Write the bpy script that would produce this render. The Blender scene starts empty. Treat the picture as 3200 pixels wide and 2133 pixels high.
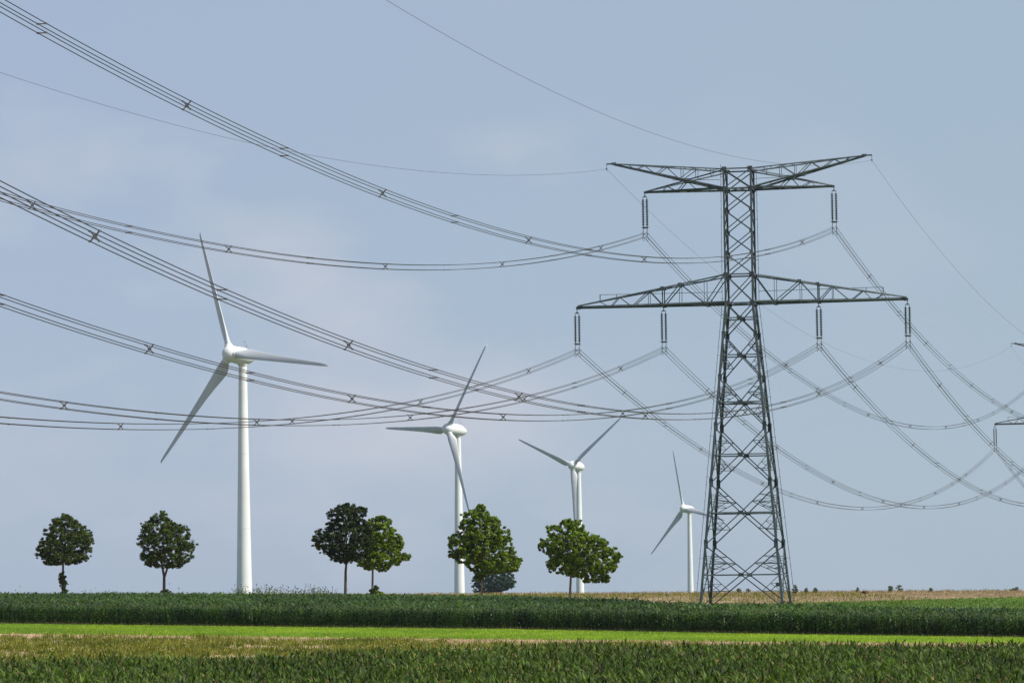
import bpy, math, random
import numpy as np
from mathutils import Vector, Matrix

R = math.radians
sc = bpy.context.scene
col = sc.collection
EYE = 8.0                      # eye height above the z = 0 datum of the valley floor

# ------------------------------------------------------------------ camera
cd = bpy.data.cameras.new('camera'); cam = bpy.data.objects.new('camera', cd); col.objects.link(cam)
cd.sensor_width = 36.0; cd.lens = 36.0 * 10825.8 / 3200.0
cd.clip_start = 0.5; cd.clip_end = 20000
cam.matrix_world = Matrix.Translation((0, 0, EYE)) @ Matrix.Rotation(R(90 + 4.0779), 4, 'X') @ Matrix.Rotation(-0.0125, 4, 'Z')
sc.camera = cam

# ------------------------------------------------------------------ world / sky
VEIL_W, VEIL_E, CIRRUS = (3.14, 3.86, 5.12), (3.12, 3.96, 4.90), (4.6, 4.9, 5.6)
SUN_EL, SUN_AZ = 50.0, 110.0          # azimuth clockwise from +Y
w = bpy.data.worlds.new('World'); sc.world = w; w.use_nodes = True
nt = w.node_tree; N = nt.nodes; L = nt.links
for n in list(N): N.remove(n)
wo = N.new('ShaderNodeOutputWorld'); bg = N.new('ShaderNodeBackground'); sky = N.new('ShaderNodeTexSky')
sky.sky_type = 'NISHITA'; sky.sun_disc = False
sky.sun_elevation = R(SUN_EL); sky.sun_rotation = R(SUN_AZ)
sky.altitude = 100; sky.air_density = 1.0; sky.dust_density = 0.6; sky.ozone_density = 2.0
tc = N.new('ShaderNodeTexCoord')
mp = N.new('ShaderNodeMapping'); mp.inputs['Scale'].default_value = (1.0, 1.0, 2.0); mp.inputs['Location'].default_value = (0.10, 0, 0.08)
n1 = N.new('ShaderNodeTexNoise'); n1.inputs['Scale'].default_value = 9.0; n1.inputs['Detail'].default_value = 5; n1.inputs['Roughness'].default_value = 0.5
cr = N.new('ShaderNodeMapRange'); cr.inputs['From Min'].default_value = 0.50; cr.inputs['From Max'].default_value = 0.75
cr.inputs['To Max'].default_value = 0.95
L.new(tc.outputs['Generated'], mp.inputs['Vector']); L.new(mp.outputs['Vector'], n1.inputs['Vector']); L.new(n1.outputs['Fac'], cr.inputs['Value'])
# a thin high veil over the clear sky, slightly greyer towards the east, with faint cirrus in it
sx = N.new('ShaderNodeSeparateXYZ'); L.new(tc.outputs['Generated'], sx.inputs['Vector'])
ew = N.new('ShaderNodeMapRange'); ew.inputs['From Min'].default_value = -.13; ew.inputs['From Max'].default_value = .13; L.new(sx.outputs['X'], ew.inputs['Value'])
vc = N.new('ShaderNodeMix'); vc.data_type = 'RGBA'; L.new(ew.outputs['Result'], vc.inputs['Factor'])
vc.inputs['A'].default_value = (*VEIL_W, 1); vc.inputs['B'].default_value = (*VEIL_E, 1)
mx = N.new('ShaderNodeMix'); mx.data_type = 'RGBA'; 
el = N.new('ShaderNodeMapRange'); el.inputs['From Min'].default_value = .18; el.inputs['From Max'].default_value = .60
el.inputs['To Min'].default_value = .88; el.inputs['To Max'].default_value = .12; L.new(sx.outputs['Z'], el.inputs['Value']); L.new(el.outputs['Result'], mx.inputs['Factor'])
L.new(sky.outputs['Color'], mx.inputs['A']); L.new(vc.outputs['Result'], mx.inputs['B'])
cl_ = N.new('ShaderNodeMix'); cl_.data_type = 'RGBA'; cl_.inputs['B'].default_value = (*CIRRUS, 1)
mw = N.new('ShaderNodeMapRange'); mw.inputs['From Min'].default_value = .00; mw.inputs['From Max'].default_value = .06; mw.inputs['To Min'].default_value = 1; mw.inputs['To Max'].default_value = .25; L.new(sx.outputs['X'], mw.inputs['Value'])
mz = N.new('ShaderNodeMapRange'); mz.inputs['From Min'].default_value = .125; mz.inputs['From Max'].default_value = .16; mz.inputs['To Min'].default_value = 1; mz.inputs['To Max'].default_value = .3; L.new(sx.outputs['Z'], mz.inputs['Value'])
m1 = N.new('ShaderNodeMath'); m1.operation = 'MULTIPLY'; L.new(mw.outputs['Result'], m1.inputs[0]); L.new(mz.outputs['Result'], m1.inputs[1])
m2 = N.new('ShaderNodeMath'); m2.operation = 'MULTIPLY'; L.new(m1.outputs['Value'], m2.inputs[0]); L.new(cr.outputs['Result'], m2.inputs[1])
L.new(m2.outputs['Value'], cl_.inputs['Factor']); L.new(mx.outputs['Result'], cl_.inputs['A'])
L.new(cl_.outputs['Result'], bg.inputs['Color']); bg.inputs['Strength'].default_value = 0.10
L.new(bg.outputs['Background'], wo.inputs['Surface'])

# ------------------------------------------------------------------ sun
sd = bpy.data.lights.new('sun', 'SUN'); sd.energy = 4.9; sd.angle = R(0.5); sd.color = (1.0, 0.95, 0.86)
so = bpy.data.objects.new('sun', sd); col.objects.link(so)
sdir = Vector((math.cos(R(SUN_EL)) * math.sin(R(SUN_AZ)), math.cos(R(SUN_EL)) * math.cos(R(SUN_AZ)), math.sin(R(SUN_EL))))
so.rotation_euler = sdir.to_track_quat('Z', 'Y').to_euler(); so.location = (200, -100, 300)

sc.view_settings.view_transform = 'Standard'; sc.view_settings.look = 'None'
sc.view_settings.exposure = 0.28; sc.view_settings.gamma = 1.0; sc.view_settings.use_curve_mapping = False

# ------------------------------------------------------------------ helpers
def tag(o, label=None, cat=None, group=None, kind=None):
    if label: o['label'] = label
    if cat: o['category'] = cat
    if group: o['group'] = group
    if kind: o['kind'] = kind
    return o

def empty(name, loc=(0, 0, 0), rz=0.0):
    o = bpy.data.objects.new(name, None); o.empty_display_size = 0.5
    o.location = loc; o.rotation_euler = (0, 0, rz); col.objects.link(o); return o

def copy_tree(o, parent=None):
    c = o.copy(); col.objects.link(c); c.parent = parent
    for ch in o.children: copy_tree(ch, c)
    return c

def mesh_np(name, V, F, mats, parent=None, mi=None, tone=None, smooth=False):
    """V (n,3), F (m,4) quads -> one mesh object."""
    me = bpy.data.meshes.new(name)
    V = np.asarray(V, np.float32); F = np.asarray(F, np.int32)
    m, k = F.shape
    me.vertices.add(len(V)); me.vertices.foreach_set('co', V.ravel())
    me.loops.add(m * k); me.loops.foreach_set('vertex_index', F.ravel())
    me.polygons.add(m)
    me.polygons.foreach_set('loop_start', np.arange(0, m * k, k, dtype=np.int32))
    me.polygons.foreach_set('loop_total', np.full(m, k, np.int32))
    if mi is not None: me.polygons.foreach_set('material_index', np.asarray(mi, np.int32))
    if smooth: me.polygons.foreach_set('use_smooth', np.ones(m, bool))
    for q in (mats if isinstance(mats, (list, tuple)) else [mats]): me.materials.append(q)
    me.update(calc_edges=True)
    if tone is not None:
        at = me.attributes.new('tone', 'FLOAT', 'FACE'); at.data.foreach_set('value', np.asarray(tone, np.float32))
    o = bpy.data.objects.new(name, me); col.objects.link(o); o.parent = parent
    return o

class MB:
    def __init__(s): s.v = []; s.f = []; s.sm = []
    def add(s, vs, fs, smooth=False):
        b = len(s.v); s.v += [tuple(x) for x in vs]; s.f += [tuple(i + b for i in f) for f in fs]; s.sm += [smooth] * len(fs)
    def frame(s, a, b, up=None):
        d = (b - a).normalized()
        u = Vector(up) if up is not None else Vector((0, 0, 1))
        if abs(d.dot(u)) > .98: u = Vector((1, 0, 0))
        x = d.cross(u).normalized(); y = x.cross(d).normalized()
        return x, y
    def bar(s, a, b, w_, h=None, up=None):
        a, b = Vector(a), Vector(b); h = w_ if h is None else h; x, y = s.frame(a, b, up); vs = []
        for p in (a, b):
            for sx, sy in ((-1, -1), (1, -1), (1, 1), (-1, 1)): vs.append(p + x * sx * w_ / 2 + y * sy * h / 2)
        s.add(vs, [(0, 3, 2, 1), (4, 5, 6, 7), (0, 1, 5, 4), (1, 2, 6, 5), (2, 3, 7, 6), (3, 0, 4, 7)])
    def angle(s, a, b, w_, t=None, ref=None):
        """equal-leg angle section; ref = direction the corner faces (outward)"""
        a, b = Vector(a), Vector(b); t = t or w_ * .14
        d = (b - a).normalized(); r = Vector(ref) if ref is not None else Vector((0, -1, .3))
        r = r - d * r.dot(d)
        if r.length < 1e-4: r = Vector((1, 0, 0)) - d * d.x
        r.normalize(); q = d.cross(r).normalized()
        if ref is not None and min(abs(ref[0]), abs(ref[1])) < .3 * max(abs(ref[0]), abs(ref[1])):
            # face member: one leg flat in the face, the other turned inwards along its upper edge
            if q.z < 0 or (abs(q.z) < .05 and q.x < 0): q = -q
            c0 = q * w_ * .5; l1, l2 = -q, -r
            prof = [c0, c0 + l1 * w_, c0 + l1 * w_ + l2 * t, c0 + l1 * t + l2 * t, c0 + l2 * w_ + l1 * t, c0 + l2 * w_]
            vs = [p + q_ for p in (a, b) for q_ in prof]
            fs = [(i, (i + 1) % 6, (i + 1) % 6 + 6, i + 6) for i in range(6)] + [(0, 3, 2, 1), (0, 5, 4, 3), (6, 7, 8, 9), (6, 9, 10, 11)]
            s.add(vs, fs); return
        l1 = (-r + q).normalized(); l2 = (-r - q).normalized()      # two legs run back from the corner
        prof = [Vector((0, 0, 0)), l1 * w_, l1 * w_ + l2 * t, l1 * t + l2 * t, l2 * w_ + l1 * t, l2 * w_]
        off = r * w_ * .35; vs = [p + q_ + off for p in (a, b) for q_ in prof]
        fs = [(i, (i + 1) % 6, (i + 1) % 6 + 6, i + 6) for i in range(6)] + [(0, 3, 2, 1), (0, 5, 4, 3), (6, 7, 8, 9), (6, 9, 10, 11)]
        s.add(vs, fs)
    def tube(s, pts, rad, n=6, cap=True, smooth=True):
        pts = [Vector(p) for p in pts]; rr = rad if isinstance(rad, (list, tuple)) else [rad] * len(pts)
        vs = []; ref = None
        for i, p in enumerate(pts):
            d = (pts[min(i + 1, len(pts) - 1)] - pts[max(i - 1, 0)]).normalized()
            if ref is None: ref = Vector((0, 0, 1)) if abs(d.z) < .9 else Vector((1, 0, 0))
            x = d.cross(ref).normalized(); y = x.cross(d).normalized(); ref = y
            for k in range(n):
                an = 2 * math.pi * k / n; vs.append(p + x * math.cos(an) * rr[i] + y * math.sin(an) * rr[i])
        fs = [(i * n + k, i * n + (k + 1) % n, (i + 1) * n + (k + 1) % n, (i + 1) * n + k) for i in range(len(pts) - 1) for k in range(n)]
        s.add(vs, fs, smooth)
        if cap:
            s.add(vs[:n], [tuple(range(n))[::-1]]); s.add(vs[-n:], [tuple(range(n))])
    def lathe(s, prof, n=24, M=None):
        """prof list of (r, z)"""
        vs = [Vector((r * math.cos(2 * math.pi * k / n), r * math.sin(2 * math.pi * k / n), z)) for r, z in prof for k in range(n)]
        if M is not None: vs = [M @ v for v in vs]
        fs = [(i * n + k, i * n + (k + 1) % n, (i + 1) * n + (k + 1) % n, (i + 1) * n + k) for i in range(len(prof) - 1) for k in range(n)]
        s.add(vs, fs, True)
        s.add(vs[:n], [tuple(range(n))[::-1]]); s.add(vs[-n:], [tuple(range(n))])
    def plate(s, c, u, v, du, dv, t):
        c, u, v = Vector(c), Vector(u).normalized(), Vector(v).normalized(); n = u.cross(v).normalized()
        vs = [c + u * a * du / 2 + v * b * dv / 2 + n * k * t / 2 for k in (-1, 1) for a, b in ((-1, -1), (1, -1), (1, 1), (-1, 1))]
        s.add(vs, [(0, 3, 2, 1), (4, 5, 6, 7), (0, 1, 5, 4), (1, 2, 6, 5), (2, 3, 7, 6), (3, 0, 4, 7)])
    def build(s, name, mat, parent=None):
        me = bpy.data.meshes.new(name); me.from_pydata(s.v, [], s.f); me.materials.append(mat)
        me.polygons.foreach_set('use_smooth', s.sm); me.update()
        o = bpy.data.objects.new(name, me); col.objects.link(o); o.parent = parent; return o

def mat(name, c1, c2=None, rough=.6, scale=1.0, metal=0.0, tone=0.0, trans=0.0, spec=.5, c3=None, scale2=None, coords='Object', detail=4):
    m = bpy.data.materials.new(name); m.use_nodes = True; nt = m.node_tree; N = nt.nodes; L = nt.links
    b = N['Principled BSDF']; b.inputs['Roughness'].default_value = rough; b.inputs['Metallic'].default_value = metal
    b.inputs['Specular IOR Level'].default_value = spec
    tcn = N.new('ShaderNodeTexCoord'); nz = N.new('ShaderNodeTexNoise'); nz.inputs['Scale'].default_value = scale; nz.inputs['Detail'].default_value = detail
    L.new(tcn.outputs[coords], nz.inputs['Vector'])
    rp = N.new('ShaderNodeValToRGB'); rp.color_ramp.elements[0].position = .35; rp.color_ramp.elements[1].position = .65
    rp.color_ramp.elements[0].color = (*c1, 1); rp.color_ramp.elements[1].color = (*(c2 or c1), 1)
    L.new(nz.outputs['Fac'], rp.inputs['Fac']); out = rp.outputs['Color']
    if c3:
        nz2 = N.new('ShaderNodeTexNoise'); nz2.inputs['Scale'].default_value = scale2; nz2.inputs['Detail'].default_value = 6
        L.new(tcn.outputs[coords], nz2.inputs['Vector'])
        mr = N.new('ShaderNodeMapRange'); mr.inputs['From Min'].default_value = .5; mr.inputs['From Max'].default_value = .62; L.new(nz2.outputs['Fac'], mr.inputs['Value'])
        mm = N.new('ShaderNodeMix'); mm.data_type = 'RGBA'; mm.inputs['B'].default_value = (*c3, 1)
        L.new(mr.outputs['Result'], mm.inputs['Factor']); L.new(out, mm.inputs['A']); out = mm.outputs['Result']
    if tone:
        at = N.new('ShaderNodeAttribute'); at.attribute_name = 'tone'
        mr = N.new('ShaderNodeMapRange'); mr.inputs['To Min'].default_value = 1 - tone; mr.inputs['To Max'].default_value = 1 + tone * 1.3
        L.new(at.outputs['Fac'], mr.inputs['Value'])
        mm = N.new('ShaderNodeVectorMath'); mm.operation = 'SCALE'; L.new(out, mm.inputs[0]); L.new(mr.outputs['Result'], mm.inputs['Scale']); out = mm.outputs['Vector']
    L.new(out, b.inputs['Base Color'])
    if trans:
        t = N.new('ShaderNodeBsdfTranslucent'); ms = N.new('ShaderNodeMixShader'); ms.inputs['Fac'].default_value = trans
        sclr = N.new('ShaderNodeMix'); sclr.data_type = 'RGBA'; sclr.blend_type = 'MULTIPLY'; sclr.inputs['Factor'].default_value = 1
        sclr.inputs['B'].default_value = (1.5, 1.6, .7, 1); L.new(out, sclr.inputs['A']); L.new(sclr.outputs['Result'], t.inputs['Color'])
        L.new(b.outputs['BSDF'], ms.inputs[1]); L.new(t.outputs['BSDF'], ms.inputs[2]); L.new(ms.outputs['Shader'], N['Material Output'].inputs['Surface'])
    return m

M = {}
M['steel'] = mat('painted_lattice_steel', (.045, .064, .070), (.088, .115, .122), .55, .9, .1, scale2=3, c3=(.068, .090, .092))
M['steel_dark'] = mat('gusset_steel', (.045, .06, .058), (.075, .09, .088), .55, 2.0, .2)
M['glass'] = mat('insulator_glass', (.006, .020, .016), (.012, .034, .028), .3, 3.0, spec=.3)
M['fitting'] = mat('galvanised_fitting', (.13, .14, .14), (.22, .22, .21), .45, 6.0, .5)
M['wire'] = mat('weathered_conductor', (.028, .030, .030), (.05, .048, .045), .55, .15, .3)
M['spacer'] = mat('bare_spacer_metal', (.10, .10, .09), (.30, .28, .26), .4, 3.0, .6)
M['white'] = mat('turbine_paint', (.70, .71, .69), (.76, .77, .74), .42, .25)
M['white_b'] = mat('blade_gelcoat', (.47, .49, .50), (.54, .555, .56), .38, .2)
M['grey'] = mat('vent_grey', (.22, .23, .24), (.3, .3, .3), .6, 2.0)
M['concrete'] = mat('concrete', (.28, .27, .25), (.36, .35, .32), .9, 3.0)
M['corn'] = mat('corn_leaf', (.014, .039, .007), (.060, .112, .018), .38, .45, tone=.85, trans=.24, spec=.3)
M['corn_near'] = mat('corn_leaf_near', (.022, .048, .006), (.070, .112, .012), .55, .35, tone=.92, trans=.24, spec=.15)
M['stalk'] = mat('corn_stalk', (.08, .13, .03), (.15, .20, .05), .6, .8, tone=.5)
M['tassel'] = mat('corn_tassel', (.09, .12, .035), (.15, .15, .06), .8, .8, tone=.4)
M['silk'] = mat('red_silk', (.12, .05, .02), (.20, .10, .04), .8, .8, tone=.4)
M['maple'] = mat('maple_leaf', (.030, .052, .007), (.072, .100, .013), .5, .7, tone=.65, trans=.25, spec=.2)
M['maple_dark'] = mat('dark_maple_leaf', (.016, .030, .006), (.038, .056, .009), .5, .7, tone=.6, trans=.22, spec=.15)
M['plane'] = mat('plane_leaf', (.065, .112, .005), (.150, .215, .010), .5, .7, tone=.65, trans=.35, spec=.25)
M['far_leaf'] = mat('far_tree_leaf', (.018, .048, .024), (.040, .072, .032), .7, .3, tone=.5, spec=.05)
M['bark'] = mat('bark', (.045, .038, .03), (.09, .08, .065), .9, 4.0)
M['bark_pale'] = mat('pale_bark', (.14, .13, .09), (.24, .22, .16), .9, 3.0)
M['weed_green'] = mat('weed_green', (.075, .105, .012), (.20, .19, .030), .8, .12, tone=.5, trans=.2, spec=.15)
M['weed_tan'] = mat('weed_tan', (.24, .18, .08), (.34, .26, .13), .85, .4, tone=.4)
M['flower'] = mat('flower_head', (.34, .33, .10), (.50, .47, .26), .8, .8, tone=.3)
M['grass_bright'] = mat('bright_grass', (.17, .28, .008), (.27, .37, .010), .6, .12, tone=.3, trans=.3)
M['grass_back'] = mat('back_grass', (.070, .135, .007), (.12, .20, .009), .6, .05, tone=.3, trans=.25)
M['straw'] = mat('straw', (.24, .175, .085), (.38, .285, .15), .85, .05, tone=.35)
M['straw_pale'] = mat('pale_straw', (.34, .24, .12), (.54, .40, .23), .85, .06, tone=.4)
M['shrub'] = mat('shrub_leaf', (.06, .08, .04), (.10, .12, .06), .6, .5, tone=.5)

# ------------------------------------------------------------------ terrain
_ty = np.array([-60, 0, 20, 60, 100, 150, 205, 260, 320, 370, 400, 435, 520, 600, 700, 850, 1000, 1300, 2000, 2700])
_ta = np.array([-1.7, -1.7, -2.2, -4.0, -5.5, -6.1, -5.55, -4.85, -4.30, -3.55, -3.0, -2.4, -1.38, -1.25, -1.14, -1.8, -3.0, -6.5, -17, -32])
_tb = np.array([0, 0, 0, -.003, -.006, -.008, -.006, -.009, -.015, -.018, -.015, -.010, -.012, -.008, -.006, -.006, -.006, -.004, -.002, 0])
def gz(x, y):
    x = np.clip(np.asarray(x, float), -160, 170)
    return np.interp(y, _ty, _ta) + np.interp(y, _ty, _tb) * x + EYE

def y_front(x): return np.interp(x, (-70, -55, 0, 46, 70), (354, 350, 337, 309, 297))
def y_back(x): return np.interp(x, (-90, -60, 0, 12, 20, 35, 60, 90), (445, 430, 402, 382, 357, 349, 335, 322))
def y_bright(x): return 303 - .38 * np.asarray(x, float)
def y_green(x): return 462 + 1.6 * (np.asarray(x, float) - 38)

def sheet(name, xs, ys, m, dz=0.0, lo=None, hi=None):
    """terrain-following sheet; lo/hi: optional y(x) limits, ys then runs 0..1 between them"""
    X, T = np.meshgrid(xs, ys)
    Y = T if lo is None else lo(X) + (hi(X) - lo(X)) * T
    V = np.stack([X, Y, gz(X, Y) + dz], -1).reshape(-1, 3)
    nx, ny = len(xs), len(ys); i = np.arange(nx * ny).reshape(ny, nx)
    F = np.stack([i[:-1, :-1], i[:-1, 1:], i[1:, 1:], i[1:, :-1]], -1).reshape(-1, 4)
    o = mesh_np(name, V, F, m, smooth=True); tag(o, kind='structure'); return o

M['soil'] = mat('field_soil', (.29, .195, .10), (.46, .33, .19), .95, .35, c3=(.22, .18, .07), scale2=.06, coords='Object', detail=8)
M['stubble'] = mat('stubble_field', (.25, .180, .10), (.36, .26, .15), .95, .05, c3=(.15, .12, .05), scale2=.02, detail=8)
M['bright_ground'] = mat('bright_crop_ground', (.13, .22, .010), (.20, .29, .012), .9, .15, detail=6)
M['green_ground'] = mat('green_crop_ground', (.060, .125, .008), (.10, .18, .010), .9, .04, detail=6)
M['green_far'] = mat('bounce_cut_green', (.035, .065, .018), (.06, .09, .025), .9, .01, detail=6)  # dark green chosen to lower the light bounced up onto the turbines
xs = np.concatenate([np.linspace(-700, -140, 16), np.linspace(-130, 130, 66), np.linspace(140, 700, 16)])
ys = np.concatenate([np.linspace(-60, 120, 10), np.linspace(130, 800, 135), np.linspace(830, 2700, 40)])
sheet('ground', xs, ys, M['stubble'])
sheet('bounce_cut_ground', np.linspace(-695, 695, 60), np.linspace(770, 2690, 60), M['green_far'], .02)  # unseen sheet past the crest, added to cut warm bounce from the stubble
xf = np.linspace(-110, 110, 56)
sheet('weedy_field', xf, np.linspace(0, 1, 24), M['soil'], .012, lambda x: 0 * x + 120, y_bright)
sheet('bright_crop_field', xf, np.linspace(0, 1, 12), M['bright_ground'], .012, lambda x: y_bright(x) + .05, lambda x: y_front(x) + 2)
xg = np.linspace(5, 135, 40)
sheet('green_crop_field', xg, np.linspace(0, 1, 30), M['green_ground'], .012, lambda x: y_back(x) + 1.5, lambda x: np.maximum(y_green(x), y_back(x) + 2))

# ------------------------------------------------------------------ scattered vegetation (numpy)
rng = np.random.default_rng(11)

def scatter(name, temps, P, scale, m, label, cat, kind='stuff', tones=None, rot=None):
    """temps: list of (V, F, mi); P (n,3)"""
    n = len(P); pick = rng.integers(0, len(temps), n); Vs = []; Fs = []; MI = []; TN = []; base = 0
    tn = rng.random(n) if tones is None else tones
    rz = rng.random(n) * 6.283 if rot is None else rot
    for k, (V, F, mi) in enumerate(temps):
        ids = np.nonzero(pick == k)[0]
        if len(ids) == 0: continue
        c, s_ = np.cos(rz[ids]), np.sin(rz[ids]); sca = scale[ids]
        W = np.empty((len(ids), len(V), 3), np.float32)
        W[..., 0] = (V[None, :, 0] * c[:, None] - V[None, :, 1] * s_[:, None]) * sca[:, None] + P[ids, 0:1]
        W[..., 1] = (V[None, :, 0] * s_[:, None] + V[None, :, 1] * c[:, None]) * sca[:, None] + P[ids, 1:2]
        W[..., 2] = V[None, :, 2] * sca[:, None] + P[ids, 2:3]
        G = F[None] + (np.arange(len(ids)) * len(V))[:, None, None] + base
        Vs.append(W.reshape(-1, 3)); Fs.append(G.reshape(-1, 4)); MI.append(np.tile(mi, len(ids)))
        TN.append((tn[ids, None] * .55 + rng.random((len(ids), len(F))) * .45).ravel()); base += len(ids) * len(V)
    o = mesh_np(name, np.concatenate(Vs), np.concatenate(Fs), m, None, np.concatenate(MI), np.concatenate(TN))
    return tag(o, label, cat, kind=kind)

def leaf_strip(r, base, az, length, width, lift, droop, seg=4, fold=0.0):
    pts = []
    d = np.array([math.cos(az), math.sin(az), 0.0]); side = np.array([-math.sin(az), math.cos(az), 0.0])
    p = np.array(base, float); ang = lift; V = []; step = length / seg
    tw = r.uniform(-.6, .6)
    for i in range(seg + 1):
        t = i / seg; wd = width * (.55 + 1.6 * t * (1 - t) - .5 * t ** 3) * .5
        if i == seg: wd = width * .06
        sd_ = side * math.cos(tw * t) + np.array([0, 0, 1.0]) * math.sin(tw * t)
        V += [p - sd_ * wd, p + sd_ * wd]
        p = p + (d * math.cos(ang) + np.array([0, 0, 1.0]) * math.sin(ang)) * step; ang -= droop / seg
    F = [(2 * i, 2 * i + 1, 2 * i + 3, 2 * i + 2) for i in range(seg)]
    return V, F

def corn_template(seed, full=True, width=.10, silk=.0, low=0.0):
    r = random.Random(seed); V = []; F = []; mi = []
    def add(v, f, k):
        b = len(V); V.extend(v); F.extend([tuple(i + b for i in q) for q in f]); mi.extend([k] * len(f))
    H = r.uniform(1.75, 1.98)
    z0 = 0.0 if full else 1.15
    ring = lambda z, rad: [np.array([rad * math.cos(a), rad * math.sin(a), z]) for a in (0, 2.1, 4.2)]
    v = ring(z0, .02) + ring(H, .008); add(v, [(0, 1, 4, 3), (1, 2, 5, 4), (2, 0, 3, 5)], 1)
    az = r.uniform(0, 6.28)
    nl = 11 if full else (8 if low else 6)
    for i in range(nl):
        h = (0.30 + (H - .42) * i / (nl - 1)) if full else (1.05 + (H - 1.1) * i / (nl - 1))
        az += math.pi + r.uniform(-.5, .5)
        upf = i / (nl - 1)
        ln = r.uniform(.55, .85) * (1 - .30 * upf if full else 1 - .25 * upf) * (1 - .22 * low)
        v, f = leaf_strip(r, (0, 0, h), az, ln, width * r.uniform(.8, 1.2), r.uniform(.75 - .35 * low, 1.25) + low * .25 * upf ** 2, r.uniform(1.3 - .7 * low, 2.6 + .4 * low) * (1.15 - .4 * upf - low * .35 * upf), 4 if full else 3)
        add(v, f, 0)
    for k in range(4):                              # tassel
        a = r.uniform(0, 6.28); v, f = leaf_strip(r, (0, 0, H - .02), a, r.uniform(.16, .27), .018, r.uniform(1.0, 1.5), r.uniform(0, .7), 2); add(v, f, 2)
    if silk and r.random() < silk:
        
        for _ in range(3): v, f = leaf_strip(r, (.05, 0, H - r.uniform(-.02, .5)), r.uniform(0, 6.28), .28, .06, 1.2, 1.4, 2); add(v, f, 3)
    return np.array(V, np.float32), np.array(F, np.int64), np.array(mi)

def field_points(x0, x1, row, gap, ylo, yhi, jit=.06):
    """rows parallel to the strip's front edge"""
    P = []; 
    d = 0.0
    while d < 140:
        x = np.arange(x0, x1, gap) + rng.uniform(-gap * .4, gap * .4, int(math.ceil((x1 - x0) / gap)))
        y = ylo(x) + d + rng.uniform(-jit, jit, len(x)); ok = (y < yhi(x)) & (rng.random(len(x)) > .05)
        if not ok.any(): break
        P.append(np.stack([x[ok], y[ok], gz(x[ok], y[ok]), np.full(ok.sum(), d)], -1)); d += row
    return np.concatenate(P)

def vary(x, y, f=.11, seed=0):
    return (np.sin(x * f + seed) * np.sin(y * f * 1.7 + seed * 2) + np.sin(x * f * 2.3 + 1 + seed) * .5 + np.sin((x + y) * f * 3.7 + seed) * .3) / 1.8

cm = [M['corn'], M['stalk'], M['tassel'], M['silk']]
T_full = [corn_template(s, True, .12) for s in range(8)]
T_top = [corn_template(100 + s, False, .14) for s in range(8)]
P = field_points(-72, 66, .75, .19, y_front, y_back)
front = P[:, 3] < 4.6
sc_ = np.interp(P[:, 0], (-55, -25, 5, 25, 50), (.94, 1.0, 1.03, 1.09, 1.04)) + rng.uniform(-.09, .09, len(P)) + .05 * vary(P[:, 0], P[:, 1])
tn = np.clip(.5 + .28 * vary(P[:, 0], P[:, 1], .09, 2) + rng.uniform(-.25, .25, len(P)), 0, 1)
pf, pb = P[front], P[~front]
Vcat = []
def merge_scatter(name, jobs, m, label, cat):
    objs = []
    Vs, Fs, MI, TN, base = [], [], [], [], 0
    for temps, Pn, scl, tones in jobs:
        pick = rng.integers(0, len(temps), len(Pn)); rz = rng.random(len(Pn)) * 6.283
        for k, (V, F, mi) in enumerate(temps):
            ids = np.nonzero(pick == k)[0]
            if len(ids) == 0: continue
            c, s_ = np.cos(rz[ids]), np.sin(rz[ids]); sca = scl[ids]
            W = np.empty((len(ids), len(V), 3), np.float32)
            W[..., 0] = (V[None, :, 0] * c[:, None] - V[None, :, 1] * s_[:, None]) * sca[:, None] + Pn[ids, 0:1]
            W[..., 1] = (V[None, :, 0] * s_[:, None] + V[None, :, 1] * c[:, None]) * sca[:, None] + Pn[ids, 1:2]
            W[..., 2] = V[None, :, 2] * sca[:, None] + Pn[ids, 2:3]
            Vs.append(W.reshape(-1, 3)); Fs.append((F[None] + (np.arange(len(ids)) * len(V))[:, None, None] + base).reshape(-1, 4)); MI.append(np.tile(mi, len(ids)))
            TN.append((tones[ids, None] * .55 + rng.random((len(ids), len(F))) * .45).ravel()); base += len(ids) * len(V)
    o = mesh_np(name, np.concatenate(Vs), np.concatenate(Fs), m, None, np.concatenate(MI), np.concatenate(TN))
    return tag(o, label, cat, kind='stuff')
merge_scatter('corn_field', [(T_full, pf, sc_[front], tn[front]), (T_top, pb, sc_[~front], tn[~front])], cm,
              'tall dark green maize strip between the bright green crop and the trees and pylon', 'corn field')

def near_lo(x): return 0 * x + 134
def near_hi(x): return np.interp(x, (-35, -27, -12, -5, 0, 25, 36), (177, 181, 191, 202, 207, 204, 202)) + 1.6 * vary(x, 0 * x, .16, 3)
cmn = [M['corn_near'], M['stalk'], M['tassel'], M['silk']]
T_near = [corn_template(200 + s, False, .09, .25, .8) for s in range(16)]
P = field_points(-34, 36, .74, .23, near_lo, near_hi, .16)
sc_ = 1.04 + rng.uniform(-.17, .16, len(P)) + .07 * vary(P[:, 0], P[:, 1], .2, 5)
tn = np.clip(.5 + .38 * vary(P[:, 0], P[:, 1], .15, 1) + rng.uniform(-.45, .45, len(P)), 0, 1)
merge_scatter('corn_field', [(T_near, P, sc_, tn)], cmn, 'nearest maize field with pointed upright leaves along the bottom of the photo', 'corn field')

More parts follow.
